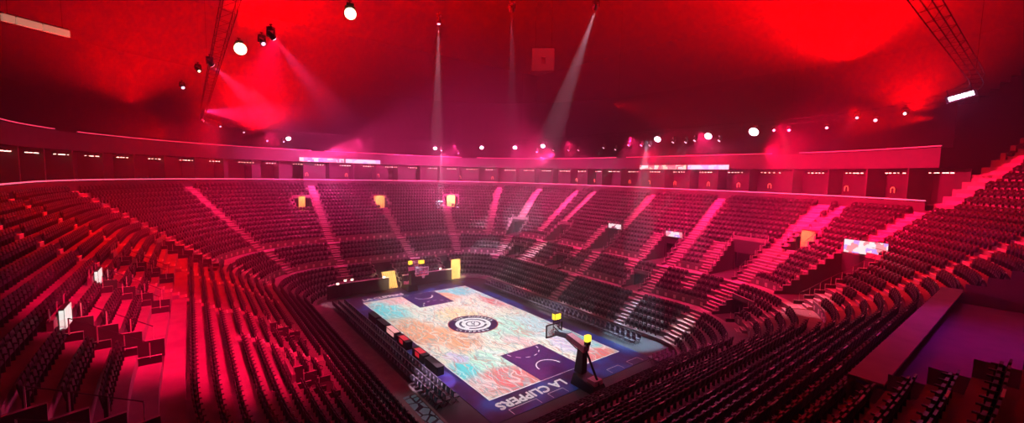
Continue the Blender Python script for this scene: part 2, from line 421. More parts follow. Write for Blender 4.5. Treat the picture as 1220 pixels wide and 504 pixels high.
for i in range(18):
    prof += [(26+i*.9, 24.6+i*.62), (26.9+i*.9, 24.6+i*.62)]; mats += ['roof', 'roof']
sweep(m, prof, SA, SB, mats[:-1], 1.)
tag(m.build('wall_upper_tier'), kind='structure')
# taller stand in the near right corner
m = MB(); prof = []; mats = []; UP0 = rz[-1]
NRU = 17
for i in range(NRU):
    prof += [(22.96+i*.82, UP0+.45+i*.70), (23.78+i*.82, UP0+.45+i*.70)]; mats += ['concrete', 'concrete']
sweep(m, [(22.96, UP0-.2)]+prof+[(22.96+NRU*.82, 40)], SC, SC2, ['wall']+mats[:-1]+['wall'], 1.)
tag(m.build('wall_corner_tier'), kind='structure')
m = MB()
for i in range(NRU):
    c = SC+.9+.05*i; d0 = 22.96+i*.82; z = UP0+.45+i*.70; hs = .75/mlen(c, d0)
    m.hexa([pt(c-hs, d0, z), pt(c+hs, d0, z), pt(c+hs, d0+.82, z), pt(c-hs, d0+.82, z)], [pt(c-hs, d0, z+.05), pt(c+hs, d0, z+.05), pt(c+hs, d0+.82, z+.05), pt(c-hs, d0+.82, z+.05)], 'aisle')
    m.hexa([pt(c-hs, d0+.4, z), pt(c+hs, d0+.4, z), pt(c+hs, d0+.82, z), pt(c-hs, d0+.82, z)], [pt(c-hs, d0+.4, z+.35), pt(c+hs, d0+.4, z+.35), pt(c+hs, d0+.82, z+.35), pt(c-hs, d0+.82, z+.35)], 'aisle')
tag(m.build('aisle_stairs_60'), kind='structure')
# LED lines on the fascias
for (d, z, hgt, mt) in ((22.9, 15.3, .11, 'led_pink'), (23.85, 20.5, .10, 'led_dim')):
    m = MB(); n = 130
    sb = SB
    for j in range(n):
        p, q = SA+(sb-SA)*j/n, SA+(sb-SA)*(j+1)/n
        if z > 20 and (j % 23 in (4, 5)): continue
        m.hexa([pt(p, d, z), pt(q, d, z), pt(q, d+.1, z), pt(p, d+.1, z)], [pt(p, d, z+hgt), pt(q, d, z+hgt), pt(q, d+.1, z+hgt), pt(p, d+.1, z+hgt)], mt)
    trim(m)
# roof and outer shell
m = MB(); m.box((0, 0, 48), (130, 130, .4), 'roof'); tag(m.build('ceiling'), kind='structure')
for nme, c, sz in (('wall_far', (62, 0, 24), (.4, 130, 48)), ('wall_near', (-62, 0, 24), (.4, 130, 48)), ('wall_right', (0, -62, 24), (130, .4, 48)), ('wall_left', (0, 62, 24), (130, .4, 48))):
    m = MB(); m.box(c, sz, 'roof'); tag(m.build(nme), kind='structure')
# far end floor wall with a rail along its top
m = MB(); n = 40; FA, FB = s_of(19, 11.5), s_of(18.6, -8.6)-.8; FT = s_of(19, 2.1)
for j in range(n):
    p, q = FA+(FB-FA)*j/n, FA+(FB-FA)*(j+1)/n
    if FT-1 < p < FT+1: continue
    m.hexa([pt(p, -.3, 0), pt(q, -.3, 0), pt(q, -.15, 0), pt(p, -.15, 0)], [pt(p, -.3, 1.75), pt(q, -.3, 1.75), pt(q, -.15, 1.75), pt(p, -.15, 1.75)], 'wall')
    m.hexa([pt(p, -.34, 1.75), pt(q, -.34, 1.75), pt(q, -.1, 1.75), pt(p, -.1, 1.75)], [pt(p, -.34, 1.86), pt(q, -.34, 1.86), pt(q, -.1, 1.86), pt(p, -.1, 1.86)], 'nosing')
tag(m.build('wall_floor_far'), kind='structure')

# ---------------------------------------------------------------- the court
def court_projection_material():  # projected coral and cyan light is painted into the floor's base colour
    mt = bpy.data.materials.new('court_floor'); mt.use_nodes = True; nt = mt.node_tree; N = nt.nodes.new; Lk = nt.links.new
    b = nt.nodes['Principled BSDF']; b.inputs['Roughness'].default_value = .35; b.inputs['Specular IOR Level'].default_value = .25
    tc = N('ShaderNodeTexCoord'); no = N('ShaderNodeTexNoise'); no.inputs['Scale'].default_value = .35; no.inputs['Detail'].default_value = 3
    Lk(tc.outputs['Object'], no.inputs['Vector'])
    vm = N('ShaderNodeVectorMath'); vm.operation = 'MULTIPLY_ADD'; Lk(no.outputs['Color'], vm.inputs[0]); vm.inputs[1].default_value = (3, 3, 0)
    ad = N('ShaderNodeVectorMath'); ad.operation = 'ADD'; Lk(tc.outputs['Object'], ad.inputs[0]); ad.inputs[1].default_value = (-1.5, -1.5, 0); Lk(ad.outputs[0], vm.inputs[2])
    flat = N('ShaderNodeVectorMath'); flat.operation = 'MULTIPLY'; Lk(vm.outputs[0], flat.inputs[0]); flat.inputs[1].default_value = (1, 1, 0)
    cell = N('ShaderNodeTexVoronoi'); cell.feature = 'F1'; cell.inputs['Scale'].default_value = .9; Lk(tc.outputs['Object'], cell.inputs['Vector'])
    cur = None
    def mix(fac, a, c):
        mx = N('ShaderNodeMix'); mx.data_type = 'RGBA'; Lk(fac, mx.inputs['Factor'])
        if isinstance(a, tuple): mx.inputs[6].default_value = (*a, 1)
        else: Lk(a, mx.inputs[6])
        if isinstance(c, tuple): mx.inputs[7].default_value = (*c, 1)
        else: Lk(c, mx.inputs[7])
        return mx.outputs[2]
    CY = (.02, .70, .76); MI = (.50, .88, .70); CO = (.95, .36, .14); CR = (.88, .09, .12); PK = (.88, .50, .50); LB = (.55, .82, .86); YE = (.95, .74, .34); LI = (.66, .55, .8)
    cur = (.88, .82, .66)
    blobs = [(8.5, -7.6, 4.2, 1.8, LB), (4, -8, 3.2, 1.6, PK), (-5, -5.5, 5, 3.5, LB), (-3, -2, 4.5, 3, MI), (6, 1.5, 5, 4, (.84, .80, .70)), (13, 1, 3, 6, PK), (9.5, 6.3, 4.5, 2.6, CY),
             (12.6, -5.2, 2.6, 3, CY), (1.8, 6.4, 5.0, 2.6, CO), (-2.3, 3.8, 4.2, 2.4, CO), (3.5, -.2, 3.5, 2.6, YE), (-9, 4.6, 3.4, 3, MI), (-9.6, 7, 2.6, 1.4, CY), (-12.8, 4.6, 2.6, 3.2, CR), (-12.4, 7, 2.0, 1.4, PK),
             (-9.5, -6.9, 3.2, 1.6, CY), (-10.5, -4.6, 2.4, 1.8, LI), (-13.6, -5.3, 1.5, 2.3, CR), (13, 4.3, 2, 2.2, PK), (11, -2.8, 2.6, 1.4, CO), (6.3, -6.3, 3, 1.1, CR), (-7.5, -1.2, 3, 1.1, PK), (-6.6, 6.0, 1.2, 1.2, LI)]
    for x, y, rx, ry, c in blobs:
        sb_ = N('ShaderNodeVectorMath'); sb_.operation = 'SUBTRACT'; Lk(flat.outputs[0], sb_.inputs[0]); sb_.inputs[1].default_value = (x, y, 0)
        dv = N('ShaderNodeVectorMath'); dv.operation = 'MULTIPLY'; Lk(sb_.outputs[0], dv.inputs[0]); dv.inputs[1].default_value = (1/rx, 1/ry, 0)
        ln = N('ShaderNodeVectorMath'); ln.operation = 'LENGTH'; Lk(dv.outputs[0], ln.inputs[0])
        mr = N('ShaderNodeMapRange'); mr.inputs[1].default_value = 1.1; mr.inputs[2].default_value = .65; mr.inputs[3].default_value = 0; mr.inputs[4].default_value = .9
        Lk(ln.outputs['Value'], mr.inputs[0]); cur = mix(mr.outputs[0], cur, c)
    # twig and crease lines of the painted-in projection
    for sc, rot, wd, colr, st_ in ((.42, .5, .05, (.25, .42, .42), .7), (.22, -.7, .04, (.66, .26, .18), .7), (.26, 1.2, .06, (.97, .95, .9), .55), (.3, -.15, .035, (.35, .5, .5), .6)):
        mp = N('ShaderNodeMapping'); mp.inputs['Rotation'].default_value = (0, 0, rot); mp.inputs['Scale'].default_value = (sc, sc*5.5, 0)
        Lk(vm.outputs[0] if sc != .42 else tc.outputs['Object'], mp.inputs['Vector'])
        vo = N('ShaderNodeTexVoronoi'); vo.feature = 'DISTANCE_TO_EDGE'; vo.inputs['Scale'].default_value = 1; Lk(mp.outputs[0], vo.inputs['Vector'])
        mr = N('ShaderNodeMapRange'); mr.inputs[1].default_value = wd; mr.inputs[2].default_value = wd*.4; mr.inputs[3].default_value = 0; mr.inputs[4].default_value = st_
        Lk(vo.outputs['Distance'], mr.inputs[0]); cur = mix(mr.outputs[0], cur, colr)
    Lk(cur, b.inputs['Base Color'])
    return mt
MT['court'] = court_projection_material()
def apron_material():
    mt = bpy.data.materials.new('apron_paint'); mt.use_nodes = True; nt = mt.node_tree; N = nt.nodes.new; Lk = nt.links.new
    b = nt.nodes['Principled BSDF']; b.inputs['Roughness'].default_value = .4
    tc = N('ShaderNodeTexCoord'); no = N('ShaderNodeTexNoise'); no.inputs['Scale'].default_value = .28; no.inputs['Detail'].default_value = 2
    Lk(tc.outputs['Object'], no.inputs['Vector']); r = N('ShaderNodeValToRGB'); e = r.color_ramp.elements
    e[0].position = .42; e[0].color = (.010, .007, .055, 1); e[1].position = .62; e[1].color = (.015, .07, .36, 1)
    x = e.new(.5); x.color = (.025, .014, .13, 1)
    Lk(no.outputs['Fac'], r.inputs['Fac']); Lk(r.outputs['Color'], b.inputs['Base Color']); return mt
MT['apron'] = apron_material()
L_, W_ = 14.325, 7.62
court = empty('basketball_court', (0, 0, -.05))
tag(court, 'lit basketball court with cream, coral and cyan projected light painted on, inside a navy apron', 'court')
m = MB(); m.box((0, 0, .066), (2*L_+5.4, 2*W_+3.0, .026), 'apron'); m.build('apron', court)
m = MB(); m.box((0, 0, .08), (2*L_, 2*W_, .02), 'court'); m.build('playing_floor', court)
for sg, nme in ((-1, 'key'), (1, 'key')):
    m = MB(); m.box((sg*(L_-2.9), 0, .095), (5.8, 4.88, .012), 'keynavy'); kobj = m.build('key', court)
    m = MB()
    def arc(cx, cy, r, a0, a1, wd, n=24, mat='white', z=.108, mm=None):
        mm = mm or m
        for j in range(n):
            p, q = a0+(a1-a0)*j/n, a0+(a1-a0)*(j+1)/n
            mm.poly([(cx+(r-wd/2)*math.cos(p), cy+(r-wd/2)*math.sin(p), z), (cx+(r+wd/2)*math.cos(p), cy+(r+wd/2)*math.sin(p), z),
                    (cx+(r+wd/2)*math.cos(q), cy+(r+wd/2)*math.sin(q), z), (cx+(r-wd/2)*math.cos(q), cy+(r-wd/2)*math.sin(q), z)], mat)
    f0 = 0 if sg < 0 else PI
    arc(sg*(L_-1.6), 0, 1.22, f0-PI/2, f0+PI/2, .12)
    for j in range(6):
        a = f0+PI/2+PI*(j+.25)/6; arc(sg*(L_-5.8), 0, 1.8, a, a+PI/12, .1, 4)
    m.build('key_marking', kobj)
m = MB()
for sx in (-1, 1): m.box((sx*L_, 0, .094), (.10, 2*W_+.1, .008), 'white')
for sy in (-1, 1): m.box((0, sy*W_, .094), (2*L_, .10, .008), 'white')
m.build('boundary_marking', court)
m = MB()
def disc(mm, r, mat, z, n=48): mm.poly([(r*math.cos(2*PI*k/n), r*math.sin(2*PI*k/n), z) for k in range(n)], mat)
disc(m, 2.85, 'redpaint', .0935); disc(m, 2.76, 'navy', .096); disc(m, 2.0, 'white', .099)
arc(0, 0, 1.45, .5, 1.9, .26, 16, 'navy', .102); arc(0, 0, 1.45, 2.3, 4.1, .26, 16, 'navy', .102); arc(0, 0, 1.45, 4.4, 6.5, .26, 18, 'navy', .102)
disc(m, .85, 'navy', .102); disc(m, .68, 'white', .104)
logo = m.build('centre_logo', court)
def text_mesh(body, size, mat, mtx, name, parent, sx=1., bold=.0, z=0):
    cu = bpy.data.curves.new(name, 'FONT'); cu.body = body; cu.size = size; cu.align_x = 'CENTER'; cu.align_y = 'CENTER'
    cu.resolution_u = 3
    tmp = bpy.data.objects.new(name, cu); COL.objects.link(tmp)
    dg = bpy.context.evaluated_depsgraph_get(); me = bpy.data.meshes.new_from_object(tmp.evaluated_get(dg))
    bpy.data.objects.remove(tmp); bpy.data.curves.remove(cu)
    if bold > 0:
        b_ = bmesh.new()
        for j, (ex, ey) in enumerate(((0, 0), (bold, 0), (-bold, 0), (0, bold), (0, -bold), (bold, bold), (-bold, -bold))):
            n0 = len(b_.verts); b_.from_mesh(me); b_.verts.ensure_lookup_table()
            for v in b_.verts[n0:]: v.co += Vector((ex, ey, j*.0006))
        me2 = bpy.data.meshes.new(name); b_.to_mesh(me2); b_.free(); me = me2
    me.transform(mtx @ Matrix.Diagonal((sx, 1, 1, 1)))
    me.materials.clear(); me.materials.append(MT[mat])
    o = bpy.data.objects.new(name, me); COL.objects.link(o); o.parent = parent; return o
def axes(o, x, y, z):
    q = Matrix((Vector(x), Vector(y), Vector(z))).transposed().to_4x4(); q.translation = Vector(o); return q
text_mesh('LA CLIPPERS', 1.3, 'white', axes((-15.4, 4.3, .094), (0, 1, 0), (-1, 0, 0), (0, 0, 1)), 'lettering', court, .96, .05)
text_mesh('LA CLIPPERS', 1.25, 'white', axes((15.35, 4.6, .094), (0, -1, 0), (1, 0, 0), (0, 0, 1)), 'lettering', court, .82, .045)
# ring lettering on the centre logo (reads from the left side of the court)
for body, a0, rr, flip in (('LOS ANGELES', PI/2, 2.38, 1), ('CLIPPERS', -PI/2, 2.38, -1)):
    n = len(body); stepa = .21*flip
    for j, ch in enumerate(body):
        if ch == ' ': continue
        a = a0-(j-(n-1)/2)*stepa-PI/2-.3 if False else a0-(j-(n-1)/2)*stepa
        a += -PI*.69+PI/2*0
        r_ = Vector((math.cos(a), math.sin(a), 0)); t_ = Vector((math.sin(a), -math.cos(a), 0))
        if flip < 0: ax = axes((r_*rr)+Vector((0, 0, .1)), -t_, -r_, (0, 0, 1))
        else: ax = axes((r_*rr)+Vector((0, 0, .1)), t_, r_, (0, 0, 1))
        text_mesh(ch, .58, 'white', ax, 'lettering', logo, 1, .01)
text_mesh('LAC', .62, 'navy', axes((0, 0, .107), (math.cos(-.6), math.sin(-.6), 0), (math.sin(.6), math.cos(.6), 0), (0, 0, 1)), 'lettering', logo, 1, .02)
# bracket lines painted on the apron behind the near baseline
m = MB()
for yc, wy in ((5.9, 2.6), (2.6, 1.6), (-4.4, 1.6), (-7.2, 1.6)):
    m.box((-16.15, yc, .084), (.05, wy, .006), 'white')
    for e in (-1, 1): m.box((-16.5, yc+e*wy/2, .084), (.7, .05, .006), 'white')
m.build('apron_marking', court)

# ---------------------------------------------------------------- basketball goals
def goal(sg, label):
    fc = 'black' if sg < 0 else 'white'
    x0 = sg*(L_-1.2); o = empty('basketball_goal', (sg*17.3, 0, .031)); tag(o, label, 'basketball hoop', 'portable basketball goals')
    X = lambda x: (x-17.3)*sg   # distance from centre -> local x
    def P(x, y, z): return (X(x), y, z)
    m = MB()
    b0 = [P(16.0, -.75, 0), P(18.6, -.75, 0), P(18.6, .75, 0), P(16.0, .75, 0)]
    b1 = [P(16.2, -.65, .95), P(18.3, -.65, .55), P(18.3, .65, .55), P(16.2, .65, .95)]
    m.hexa(b0, b1, 'black'); m.box(P(17.9, 0, .75), (.8, .9, .4), 'padpink'); m.build('base', o)
    m = MB()
    m.hexa([P(15.95, -.32, .9), P(16.75, -.32, .9), P(16.75, .32, .9), P(15.95, .32, .9)], [P(16.2, -.26, 3.05), P(16.8, -.26, 3.35), P(16.8, .26, 3.35), P(16.2, .26, 3.05)], 'black')
    m.build('mast', o)
    m = MB()
    m.hexa([P(14.9, -.3, 3.35), P(16.9, -.34, 2.75), P(16.9, .34, 2.75), P(14.9, .3, 3.35)], [P(14.9, -.3, 3.75), P(16.95, -.34, 3.3), P(16.95, .34, 3.3), P(14.9, .3, 3.75)], 'padpink')
    m.build('arm', o)
    m = MB()
    m.hexa([P(13.4, -.24, 3.1), P(15.0, -.28, 3.3), P(15.0, .28, 3.3), P(13.4, .24, 3.1)], [P(13.4, -.24, 3.5), P(15.0, -.28, 3.78), P(15.0, .28, 3.78), P(13.4, .24, 3.5)], 'padblue')
    for e in (-.2, .2): m.tube(P(13.3, e, 3.8), P(16.6, e, 2.6), .05, 'black')
    m.build('arm_pad', o)
    m = MB(); xb = L_-1.2
    m.box(P(xb, 0, 3.44), (.03, 1.76, 1.02), 'glass'); bb = m.build('backboard', o)
    m = MB()
    for e in (-1, 1): m.box(P(xb, e*.91, 3.44), (.09, .09, 1.1), fc); m.box(P(xb, 0, 3.44+e*.54), (.09, 1.88, .09), fc)
    m.box(P(xb-.04, 0, 2.93), (.06, 1.88, .07), 'redpaint')
    for e in (-1, 1): m.box(P(xb-.03, e*.29, 3.25), (.02, .05, .45), 'redpaint')
    m.box(P(xb-.03, 0, 3.46), (.02, .6, .05), 'redpaint'); m.build('frame', bb)
    m = MB(); n = 18
    ring = [Vector(P(xb-.38+.23*math.cos(2*PI*k/n), .23*math.sin(2*PI*k/n), 3.05)) for k in range(n+1)]
    m.path(ring, .018, 'redpaint'); m.box(P(xb-.08, 0, 3.03), (.14, .14, .1), 'redpaint'); m.build('rim', o)
    m = MB()
    for k in range(n):
        a = 2*PI*k/n; a2 = 2*PI*(k+1.5)/n; a3 = 2*PI*(k-1.5)/n
        for aa in (a2, a3):
            m.tube(P(xb-.38+.23*math.cos(a), .23*math.sin(a), 3.04), P(xb-.38+.13*math.cos(aa), .13*math.sin(aa), 2.62), .008, 'white', 3)
    m.build('net', o)
    m = MB()
    for e in (-.35, .35): m.tube(P(xb+.25, e, 3.3), P(xb+.25, e, 4.45), .035, 'black')
    m.box(P(xb+.25, 0, 4.3), (.08, .8, .06), 'black'); m.build('clock_post', o)
    m = MB(); m.box(P(xb+.25, 0, 4.75), (.35, .72, .56), 'black'); ck = m.build('shot_clock', o)
    m = MB()
    for sd in (-1, 1): m.box(P(xb+.25+sd*.19, 0, 4.75), (.02, .64, .48), 'clock')
    m.box(P(xb+.25, .37, 4.75), (.3, .02, .48), 'clock'); m.build('display', ck)
    m = MB(); m.tube(P(17., 0, 3.2), P(17., 0, 3.5), .05, 'black'); m.box(P(17., 0, 3.55), (.25, .5, .3), 'black'); sc_ = m.build('rear_post', o)
    m = MB(); m.box(P(17., 0, 3.95), (.34, .48, .48), 'clock'); m.build('rear_display', sc_)
    m = MB(); m.tube(P(18.4, 0, .5), P(16.9, 0, 2.9), .09, 'black'); m.build('brace', o)
    return o
goal(-1, 'near basketball goal with pink padded arm, glass board and yellow lit clock')
goal(1, 'far basketball goal in front of the yellow curtains with a yellow clock')

# ---------------------------------------------------------------- courtside chairs
def chair_mesh():
    m = MB()
    m.box((0, 0, .45), (.46, .44, .07), 'chair')
    R = Matrix.Rotation(-.15, 3, 'X'); m.box((0, -.23, .70), (.44, .05, .42), 'chair', mtx=R)
    for x in (-.2, .2):
        m.tube((x, .2, .42), (x, -.24, 0), .015, 'seat_metal', 4); m.tube((x, -.2, .42), (x, .22, 0), .015, 'seat_metal', 4)
        m.tube((x, -.2, .42), (x, -.26, .9), .015, 'seat_metal', 4)
    return m.build('courtside_chair')
ch0 = chair_mesh(); used = [False]
def put_chair(x, y, r, label, group):
    c = ch0 if not used[0] else ch0.copy()
    if used[0]: COL.objects.link(c)
    used[0] = True
    c.location = (x, y, 0); c.rotation_euler = (0, 0, r+random.uniform(-.06, .06)); tag(c, label, 'chair', group)
for j, y in enumerate((9.75, 10.45, 11.15)):
    lb = ['row nearest the court', 'middle row of three', 'row along the walkway'][j]
    for k in range(42):
        x = -12.9+k*.66
        put_chair(x, y, PI, nth(k+1)+' chair from the near end, left of the court, '+lb, 'left courtside chairs, '+lb)
for j, y in enumerate((-10.2, -11.1)):
    lb = ['front row', 'second row'][j]
    for k in range(40):
        put_chair(-14+k*.68, y, 0, nth(k+1)+' chair from the near end, right sideline '+lb, 'right courtside chairs, '+lb)
for j, x in enumerate((-17.5, -18.15)):
    for k in range(4): put_chair(x, -10.4+k*.7, -PI/2, nth(k+1)+' folding chair from the right behind the near baseline, '+('front row' if j == 0 else 'back row'), 'near baseline chairs')
m = MB(); m.box((0, 12.2, .006), (33, 1.4, .012), 'concrete'); trim(m)
# scorer tables along the left sideline
for j, (x, kind) in enumerate(((4.2, 'dark'), (1.5, 'pink'), (-1.3, 'red'), (-4.9, 'red'), (-7.6, 'dark'), (7.0, 'dark'))):
    o = empty('courtside_table', (x, 8.75, .032))
    nm = {'dark': 'black draped', 'pink': 'pale pink lit', 'red': 'red lit'}[kind]
    pos = {4.2: 'beyond the pale pink one', 1.5: 'between dark and red ones', -1.3: 'next to the pale pink one', -4.9: 'nearest the camera of the red pair', -7.6: 'nearest the camera on the left sideline', 7.0: 'farthest along the left sideline'}[x]
    tag(o, nm+' courtside table, '+pos, 'table', 'left sideline tables')
    m = MB(); m.box((0, 0, .375), (2.3, .6, .75), 'dark'); m.build('skirt', o)
    m = MB(); m.box((0, 0, .765), (2.4, .7, .03), 'dark'); tt = m.build('table_top', o)
    if kind != 'dark':
        key = 'scr_'+kind
        if key not in MT: MT[key] = new_mat(key, (.3, .05, .05), .4, emit=(1, .42, .42) if kind == 'pink' else (1, .02, .05), es=1.0 if kind == 'pink' else .55, noise=.02)
        m = MB(); m.box((0, .05, .80), (2.1 if kind == 'pink' else 1.3, .55, .03), key); m.box((0, .36, .5), (1.8 if kind == 'pink' else .8, .02, .4), key); m.build('light_panel', o)
# projected teal light painted on a flat patch, near left corner
def teal_light_material():
    mt = bpy.data.materials.new('teal_painted_light'); mt.use_nodes = True; nt = mt.node_tree; N = nt.nodes.new; Lk = nt.links.new
    b = nt.nodes['Principled BSDF']; tc = N('ShaderNodeTexCoord'); vo = N('ShaderNodeTexVoronoi'); vo.feature = 'DISTANCE_TO_EDGE'; vo.inputs['Scale'].default_value = 1.3
    Lk(tc.outputs['Object'], vo.inputs['Vector']); r = N('ShaderNodeValToRGB'); r.color_ramp.interpolation = 'CONSTANT'
    r.color_ramp.elements[0].color = (.01, .03, .06, 1); r.color_ramp.elements[1].position = .07; r.color_ramp.elements[1].color = (.2, .6, .65, 1)
    Lk(vo.outputs['Distance'], r.inputs['Fac']); Lk(r.outputs['Color'], b.inputs['Base Color']); return mt
MT['teal'] = teal_light_material()
m = MB(); m.poly([(-10.2, 11.75, .03), (-10.2, 12.75, .03), (-15.5, 12.75, .03), (-15.5, 11.75, .03)][::-1], 'teal'); m.box((-12.9, 12.25, .017), (5.4, 1.1, .02), 'dark')
tag(m.build('floor_mat'), 'teal projected light painted as a flat patch beside the near left corner chairs', 'mat')
light('teal_spot', 'SPOT', (-12, 22.5, 22.5), (.4, .95, 1), 2600, (-12.6, 12, 0), 14, .3, .2)
light('chair_fill', 'SPOT', (-5, -24, 22.5), (.45, .75, 1), 70000, (-12.3, -13, 1), 16, .6, .2)  # added spot that brightens the chairs in place of court spill
light('stair_fill', 'SPOT', (-15, -24, 22.5), (1, .85, .95), 45000, (-16.6, -14.6, 1.5), 7, .5, .2)  # added spot that brightens the lowest corner stairs
light('stair_fill', 'SPOT', (-22, -22, 22.5), (1, .25, .35), 16000, (-26.3, -17.6, 7), 15, .5, .1)  # second added spot, brightens the nosings of the aisle higher up
light('corner_fill', 'SPOT', (-30, -14, 22.5), (1, .05, .22), 26000, (-19, -10, 1), 12, .6, .2)  # added pink spot that tints the corner seats
light('left_spill', 'SPOT', (-5, 23, 22.5), (1, .8, .9), 3000, (-5.8, 8.3, 0), 6, .8, .2)

# ---------------------------------------------------------------- vomitory signs and curtains
def screen_mat(name, cols, es, scale=5.):
    mt = bpy.data.materials.new(name); mt.use_nodes = True; nt = mt.node_tree; N = nt.nodes.new; Lk = nt.links.new
    b = nt.nodes['Principled BSDF']; b.inputs['Base Color'].default_value = (.1, .1, .1, 1)
    tc = N('ShaderNodeTexCoord'); vo = N('ShaderNodeTexVoronoi'); vo.inputs['Scale'].default_value = scale; vo.distance = 'CHEBYCHEV'
    Lk(tc.outputs['Object'], vo.inputs['Vector']); sp = N('ShaderNodeSeparateColor'); Lk(vo.outputs['Color'], sp.inputs[0])
    r = N('ShaderNodeValToRGB'); r.color_ramp.interpolation = 'CONSTANT'; e = r.color_ramp.elements
    while len(e) < len(cols): e.new(.5)
    for k, c in enumerate(cols): e[k].position = k/len(cols); e[k].color = (*c, 1)
    Lk(sp.outputs[0], r.inputs['Fac']); Lk(r.outputs['Color'], b.inputs['Emission Color']); b.inputs['Emission Strength'].default_value = es
    return mt
MT['scr_a'] = screen_mat('sign_screen_white', [(1, .95, .9), (1, .8, .8), (.9, .9, 1), (.25, .05, .1), (1, 1, 1)], 1.1, 3.)
MT['scr_c'] = screen_mat('sign_screen_plain', [(1, .95, .9), (1, .8, .75), (1, 1, .95), (.8, .5, .5)], .9, 4.)
MT['scr_b'] = screen_mat('sign_screen_mixed', [(1, .95, 1), (1, .35, .4), (.45, .4, 1), (1, .9, .9), (.9, .2, .3)], 1.1, 2.2)
MT['scr_warm'] = screen_mat('fascia_board_warm', [(1, .75, .5), (1, .3, .3), (1, .9, .6), (.7, .15, .2), (1, .95, .85)], 1.2, 1.6)
MT['scr_cool'] = screen_mat('fascia_board_cool', [(.9, .8, 1), (.55, .5, 1), (1, .8, .95), (.7, .65, 1)], 1.2, 1.2)
lab = {'far sign': 'white lit entrance sign in the right stand, nearer the far end', 'mid sign': 'white lit entrance sign in the right stand, middle one',
       'big sign': 'large red and white lit sign over the right corner entrance', 'left far sign': 'small white lit sign on the left stand, farther one', 'left near sign': 'small white lit sign on the left stand, nearer one'}
for c, hw, a, b, kind, zf, zr, sl, sr, dob in ZD:
    if kind == 'sign':
        nm = VNAME[round(c, 4)]; bigs = nm == 'big sign'
        big = 1.6 if bigs else (.6 if 'left' in nm else 1.2)
        hh = .6 if bigs else (.42 if 'left' in nm else .36)
        p = pt(c+(.6 if bigs else 0), D[b]-.12, zr+.85 if bigs else zr+.25); n_ = nrm(c); rzr = math.atan2(n_.y, n_.x)-PI/2
        if bigs: rzr += .62
        o = empty('entrance_sign', p, rzr); tag(o, lab[nm], 'sign', 'entrance signs')
        m = MB(); m.box((0, 0, 0), (2*big+.1, .16, 2*hh+.08), 'black'); m.build('housing', o)
        m = MB(); m.box((0, -.09, 0), (2*big, .02, 2*hh), 'scr_b' if nm in ('big sign', 'mid sign') else 'scr_c' if 'left' in nm else 'scr_a')
        if 'left' in nm: m.box((-big-.06, 0, 0), (.02, .14, 2*hh-.05), 'scr_c')
        m.build('screen', o)
def curtain(s, d, z0, z1, wd, name, label, lean=0.):
    m = MB(); n = 18; c = pt(s, d); n_ = nrm(s); t_ = Vector((-n_.y, n_.x, 0))
    def q(u, z, off): return c+t_*(u+lean*(z-z0)/(z1-z0))*1.+n_*off+Vector((0, 0, z))
    for k in range(n):
        u0, u1 = -wd/2+wd*k/n, -wd/2+wd*(k+1)/n; o0, o1 = (.07 if k % 2 else -.07), (-.07 if k % 2 else .07)
        m.hexa([q(u0, z0, o0), q(u1, z0, o1), q(u1, z0, o1+.03), q(u0, z0, o0+.03)], [q(u0, z1, o0), q(u1, z1, o1), q(u1, z1, o1+.03), q(u0, z1, o0+.03)], 'yellowcloth')
    m.tube(q(-wd/2, z1, 0), q(wd/2, z1, 0), .05, 'black')
    return tag(m.build(name), label, 'curtain', 'yellow tunnel curtains')
SF1, SF2 = s_of(19, 2.1), s_of(18.6, -8.6)
curtain(SF1, -.1, .05, 2.7, 2.0, 'tunnel_curtain', 'yellow pleated curtain leaning across the far tunnel left of the goal', .5)
curtain(SF2, -.1, .05, 3.3, 1.7, 'tunnel_curtain', 'tall yellow curtain hanging in the far tunnel right of the goal')
for s, t in ((SF1, 8500), (SF2, 9500)):
    p = pt(s, -5, 5.5); light('curtain_lamp', 'SPOT', p, (1, .80, .42), t*.5, pt(s, -.1, 1.6), 36, .4, .1)
up_l = {'c_left': 'pale yellow curtain strip at the top of the far left stand', 'c_mid': 'pale yellow curtain at the top of the far stand, middle', 'c_corner': 'bright yellow square curtain at the top of the far corner stand', 'c_right': 'yellowish curtain in the right stand upper entrance'}
for c, hw, a, b, kind, zf, zr, sl, sr, dob in ZD:
    if kind == 'lit':
        nm = VNAME[round(c, 4)]; wd = {'c_left': 1.0, 'c_mid': 2.2, 'c_corner': 1.7, 'c_right': 1.6}[nm]
        curtain(c, D[b]-.25, zf+.05, zr+.3, wd, 'entrance_curtain', up_l[nm])
        p = pt(c, D[b]-3, zr+1.6); light('curtain_lamp', 'SPOT', p, (1, .80, .42), {'c_left': 900, 'c_mid': 700, 'c_corner': 2600, 'c_right': 300}[nm], pt(c, D[b]-.2, zf+1.0), 45, .5, .1)

